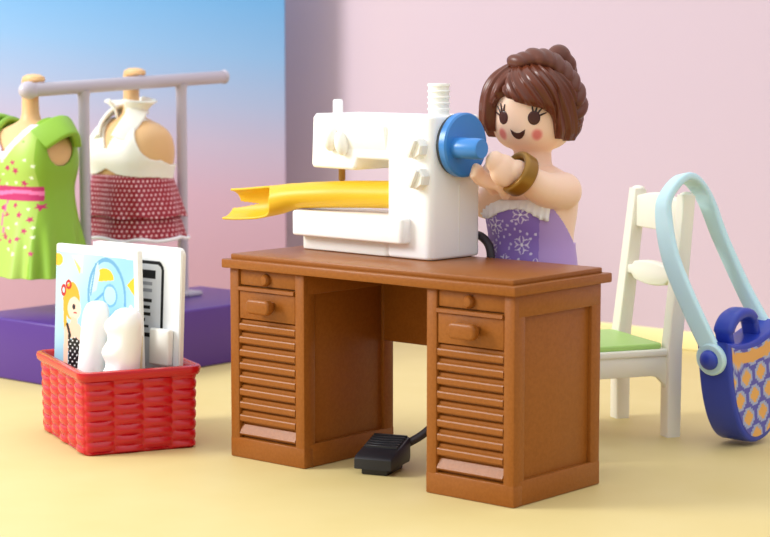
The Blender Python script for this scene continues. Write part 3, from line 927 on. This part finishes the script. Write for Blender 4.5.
# ------------------------------------------------------------------ basket
F = V((-.385,-.372,0)); fv = V((.18,.40,0)); dv = V((-.5533,.249,0))
bw, bd = fv.length, dv.length
rz = math.atan2(-dv.y, -dv.x)            # local x runs from the back left towards the front corner; local y along the front face
ctr = F+fv/2+dv/2
bk = thing('basket', 'red woven plastic basket holding sewing papers and white rolls', 'basket', ctr, rz)
def perim(hx, hy, r, n):
    """points evenly spaced along a rounded rectangle with outward normals and arc length"""
    L = [2*(hx-r), PI/2*r, 2*(hy-r), PI/2*r]*2; L = [2*(hy-r), PI/2*r, 2*(hx-r), PI/2*r]*2
    tot = sum(L); out = []
    for i in range(n):
        s = tot*i/n; d = s; k = 0
        while d > L[k]: d -= L[k]; k += 1
        cxs = [(hx-r,-(hy-r)), (hx-r,hy-r), (hx-r,hy-r), (-(hx-r),hy-r), (-(hx-r),hy-r), (-(hx-r),-(hy-r)), (-(hx-r),-(hy-r)), (hx-r,-(hy-r))]
        c = cxs[k]
        if k % 2:
            a0 = (0, 90, 180, 270)[k//2]; a = math.radians(a0+90*d/L[k]); nx, ny = math.cos(a), math.sin(a)
            p = (c[0]+r*nx, c[1]+r*ny)
        else:
            nx, ny = ((1,0), (0,1), (-1,0), (0,-1))[k//2]; tx, ty = -ny, nx
            p = (c[0]+r*nx+tx*d, c[1]+r*ny+ty*d)
        out.append((p[0], p[1], nx, ny, s, k))
    return out, tot
NP = 520
pp, tot = perim(bd/2, bw/2, .028, NP)
BH = .315
def weave(s, z, k):
    cell = tot/18; c = s/cell+.25; ci = math.floor(c); f = c-ci
    rows = 7; rw = (z-.012)/(BH-.045)*rows+(.5 if ci % 2 else 0); rf = rw-math.floor(rw)
    if not .008 < z < BH-.03: return 0
    return .011*max(0, math.sin(PI*f))**.55*max(0, math.sin(PI*rf))**.6
bm = bmesh.new(); rows = []
NZ = 92
prof = [(-.012, .0), (-.004, .0)]
for k in range(NZ+1): prof.append((None, .006+(BH-.03-.006)*k/NZ))
prof += [(.012,BH-.036), (.019,BH-.028), (.022,BH-.014), (.019,BH-.003), (.008,BH), (-.004,BH), (-.009,BH-.006), (-.010,BH-.03), (-.011,.15), (-.014,.02)]
for off, z in prof:
    row = []
    for x, y, nx, ny, s, k in pp:
        tp = 1-.02*(1-z/BH)
        e = weave(s, z, k) if off is None else off
        row.append(bm.verts.new(((x+nx*e)*tp, (y+ny*e)*tp, z)))
    rows.append(row)
for a, b in zip(rows, rows[1:]):
    for i in range(NP): bm.faces.new((a[i], a[(i+1) % NP], b[(i+1) % NP], b[i]))
bm.faces.new(rows[0][::-1]); bm.faces.new(rows[-1])
build('woven_body', bm, 'red', bk, sharp=60)

# ------------------------------------------------------------------ papers in the basket
def board(name, w, h, th, painter, nx, nz, loc, rz, lean, label, cat, m='mag', rad=.012, taper=0):
    t = thing(name, label, cat, loc, rz)
    mx = RX(-lean)
    def tpx(x, z): return -w/2+(x+w/2)*(1-taper*z/h)
    bm = bmesh.new()
    prism(bm, [(tpx(a_, b_), b_) for a_, b_ in rrect(-w/2,w/2,0,h,rad,4)], 0, th, 'y', .003, 1, mx); build('backing_board', bm, 'card', t, sharp=40)
    bm = bmesh.new()
    gr = [[bm.verts.new(mx @ V((tpx(-w/2+.004+(w-.008)*i/nx, .004+(h-.008)*k/nz), -.0012, .004+(h-.008)*k/nz))) for i in range(nx+1)] for k in range(nz+1)]
    for k in range(nz):
        for i in range(nx): bm.faces.new((gr[k][i], gr[k][i+1], gr[k+1][i+1], gr[k+1][i]))
    inv = mx.inverted()
    def pt(c):
        q = inv @ c; return tuple(255*(x_/255)**1.35 for x_ in painter((q.x+w/2)/w/(1-taper*q.z/h), q.z/h))
    build('printed_page', bm, m, t, paint=pt, sharp=180, normals=False)
    return t, mx

def seg_d(p, a, b):
    ax, ay = a; bx, by = b; dx, dy = bx-ax, by-ay
    t = max(0, min(1, ((p[0]-ax)*dx+(p[1]-ay)*dy)/(dx*dx+dy*dy)))
    return math.hypot(p[0]-ax-t*dx, p[1]-ay-t*dy)
def inpoly(p, poly):
    x, y = p; r = False
    for (x0, y0), (x1, y1) in zip(poly, poly[1:]+poly[:1]):
        if (y0 > y) != (y1 > y) and x < (x1-x0)*(y-y0)/(y1-y0)+x0: r = not r
    return r
ASP = .68/.50
def cover(u, v):
    # u 0..1 across, v 0..1 up; work in units of the width, origin at the top edge going down
    x = u; y = (1-v)*ASP
    if y < .055+.02*x or x > .945: return (247,245,236)
    c = (172,214,232)
    c = mix(c, (206,228,236), .5+.5*math.sin(x*5+y*4))
    if math.hypot(x-.03, (y-.12)*1.3) < .06: c = (244,206,86)
    if inpoly((x, y), [(.20,.08), (.34,.075), (.33,.21)]): c = (232,226,236)
    if inpoly((x, y), [(.22,.10), (.31,.17), (.30,.22)]): c = (226,222,140)
    # tape measure curve, scissors and yellow shapes
    if abs(math.hypot((x-.62), (y-.36)*.8)-.215) < .012 and y < .42: c = (132,184,218)
    if math.hypot((x-.60)*1, (y-.225)*1.5) < .105 and y < .245+.1*(.62-x): c = (246,206,72)
    if math.hypot((x-.66), (y-.35)) < .085: c = (140,192,224) if math.hypot((x-.66), (y-.35)) > .068 else (198,228,240)
    if abs(seg_d((x, y), (.42,.44), (.58,.34))-.0) < .009: c = (126,182,220)
    if inpoly((x, y), [(.52,.11), (.46,.20), (.42,.36), (.50,.32), (.54,.20)]): c = (206,228,238)
    if seg_d((x, y), (.49,.13), (.43,.36)) < .008: c = (134,184,216)
    if inpoly((x, y), [(.86,.26), (.97,.18), (.97,.36)]): c = (246,208,70)
    # white scissors
    if abs(math.hypot(x-.60, y-.60)-.055) < .014: c = (240,247,250)
    if seg_d((x, y), (.64,.64), (.98,.56)) < .020 or seg_d((x, y), (.74,.66), (.90,.42)) < .020 or seg_d((x, y), (.62,.63), (.80,.70)) < .016: c = (240,247,250)
    # orange / teal corner at the lower edge
    if x > .86 and y > .80: c = (214,96,54) if y < .96-(x-.86) else (70,134,150)
    # woman: hair, face, shoulders, dotted top
    if (x-.205)**2/.0095+(y-.42)**2/.020 < 1 or inpoly((x, y), [(.10,.40), (.14,.40), (.15,.62), (.115,.64)]): c = (240,190,82)
    if (x-.235)**2/.0062+(y-.475)**2/.0075 < 1: c = (250,222,206)
    if inpoly((x, y), [(.20,.53), (.27,.55), (.28,.60), (.19,.60)]): c = (248,214,194)
    if inpoly((x, y), [(.12,.62), (.19,.585), (.29,.585), (.345,.64), (.34,.95), (.30,.96), (.29,.70), (.17,.70), (.165,1.0), (.11,1.0)]): c = (248,214,194)
    if inpoly((x, y), [(.165,.66), (.20,.71), (.25,.68), (.30,.71), (.345,.66), (.33,1.0), (.30,1.22), (.20,1.22), (.175,1.0)]):
        a = (math.floor(x/.026)+math.floor(y/.026)) % 2
        f = math.hypot(x/.026 % 1-.5, y/.026 % 1-.5)
        c = (244,244,244) if f < .27 and a else (30,28,36)
    if seg_d((x, y), (.155,.60), (.19,.68)) < .014: c = (38,34,42)
    if seg_d((x, y), (.16,.955), (.33,.975)) < .010: c = (240,240,244)
    if inpoly((x, y), [(.06,1.03), (.17,.98), (.21,1.36), (.02,1.36)]): c = (222,230,244)
    if math.hypot((x-.232)*1.1, y-.462) < .021: c = (60,52,70)
    if seg_d((x, y), (.235,.505), (.262,.507)) < .006: c = (196,74,72)
    if abs(math.hypot((x-.105)*1.5, y-.345)-.034) < .012 or abs(math.hypot((x-.165), y-.30)-.026) < .010: c = (206,60,64)
    return c
mt, mmx = board('magazine', .510, .715, .022, cover, 190, 250, (-.640,-.094,.024), math.radians(2), 3.0,
    'white-framed fashion magazine with pale blue cover standing in the red basket', 'magazine', taper=.10)
bm = bmesh.new(); box(bm, (.185,-.030,.235), (.250,-.003,.40), .010, 3, mmx); build('cream_clip', bm, 'cream', mt, label='cream clip')

def sheet(u, v):
    x = u; y = (1-v)*ASP
    c = (236,238,240)
    # rounded black frame around the text
    def rr(x, y, x0, x1, y0, y1, r):
        dx = max(x0+r-x, 0, x-(x1-r)); dy = max(y0+r-y, 0, y-(y1-r)); return math.hypot(dx, dy)-r
    d = rr(x, y, .10, .80, .12, .645, .06)
    if abs(d) < .014: return (24,26,32)
    if d < 0: c = (232,235,240)
    for yy, x1, h, k in ((.205,.72,.030,0), (.275,.69,.012,1), (.325,.69,.012,1), (.395,.69,.012,0), (.445,.67,.012,0), (.492,.675,.012,0), (.538,.62,.012,0), (.582,.66,.012,0), (.622,.55,.010,0)):
        if abs(y-yy) < h and .16 < x < x1: return (176,180,188) if k else (20,22,28)
    if abs(x-.51) < .018 and .645 < y < .76: return (24,26,32)
    return c
st, smx = board('pattern_sheet', .50, .725, .024, sheet, 170, 220, (-.540,-.004,.024), math.radians(1), 3.0,
    'white instruction card with black text lines standing behind the magazine', 'card', rad=.03)
bm = bmesh.new(); box(bm, (.115,-.034,.275), (.222,-.002,.415), .010, 3, smx); build('pocket', bm, 'card', st)

# two white rolls standing in the basket
def roll(name, loc, rad, h, lean_x, lean_y, label, ruff):
    t = thing(name, label, 'fabric roll', loc, 0, 'white rolls in the red basket')
    bm = bmesh.new(); rings = []; n = 40
    for k in range(61):
        q = k/60; z = h*q
        e = 1.0
        if q > .86: e = math.sqrt(max(.02, 1-((q-.86)/.14)**2))*.55+.45 if q < .995 else .42
        if q < .06: e = .8+.2*q/.06
        row = []
        for i in range(n):
            a = 2*PI*i/n; g = 0
            if ruff:
                m = max(0, math.cos(a-ruff[0]))**.6; g = ruff[1]*m*math.sin(q*ruff[2]*2*PI+1.2*math.sin(a))
            r = rad*e+g
            row.append((r*math.cos(a)+lean_x*q, r*.86*math.sin(a)+lean_y*q, z))
        rings.append(row)
    loft(bm, rings); build('rolled_cloth', bm, 'white', t, sharp=60)
    return t
r1 = roll('fabric_roll', (-.62,-.172,.026), .056, .515, .050, .03, 'slim smooth white roll standing before the woman pictured on the magazine', None)
r2 = roll('fabric_roll', (-.430,-.188,.026), .074, .505, .05, .022, 'thicker white roll with a crinkled side, nearer the basket corner facing the viewer', (math.radians(215), .010, 5))

# ------------------------------------------------------------------ light
w = bpy.data.worlds.new('world'); scene.world = w; w.use_nodes = True
bgn = w.node_tree.nodes['Background']; bgn.inputs['Color'].default_value = (.965,.98,1.0,1); bgn.inputs['Strength'].default_value = .5
_tc = w.node_tree.nodes.new('ShaderNodeTexCoord'); _sp = w.node_tree.nodes.new('ShaderNodeSeparateXYZ'); _mr = w.node_tree.nodes.new('ShaderNodeMapRange')
w.node_tree.links.new(_tc.outputs['Generated'], _sp.inputs[0]); w.node_tree.links.new(_sp.outputs['Z'], _mr.inputs['Value'])
_mr.inputs['From Min'].default_value = -.1; _mr.inputs['From Max'].default_value = .8; _mr.inputs['To Min'].default_value = .40; _mr.inputs['To Max'].default_value = 1.45
w.node_tree.links.new(_mr.outputs[0], bgn.inputs['Strength'])
def area(name, loc, target, size, power, color=(1,1,1)):
    l = bpy.data.lights.new(name, 'AREA'); l.shape = 'DISK'; l.size = size; l.energy = power; l.color = color
    o = bpy.data.objects.new(name, l); COL.objects.link(o); o.location = loc
    o.rotation_euler = (V(target)-V(loc)).to_track_quat('-Z', 'Y').to_euler(); return o
area('studio_softbox', (-4.9,-5.3,4.7), (.1,.6,.5), 3.4, 640, (1,1,.99))

vs = scene.view_settings
vs.view_transform = 'Standard'; vs.look = 'None'; vs.exposure = 0.0; vs.gamma = 1.0; vs.use_curve_mapping = False
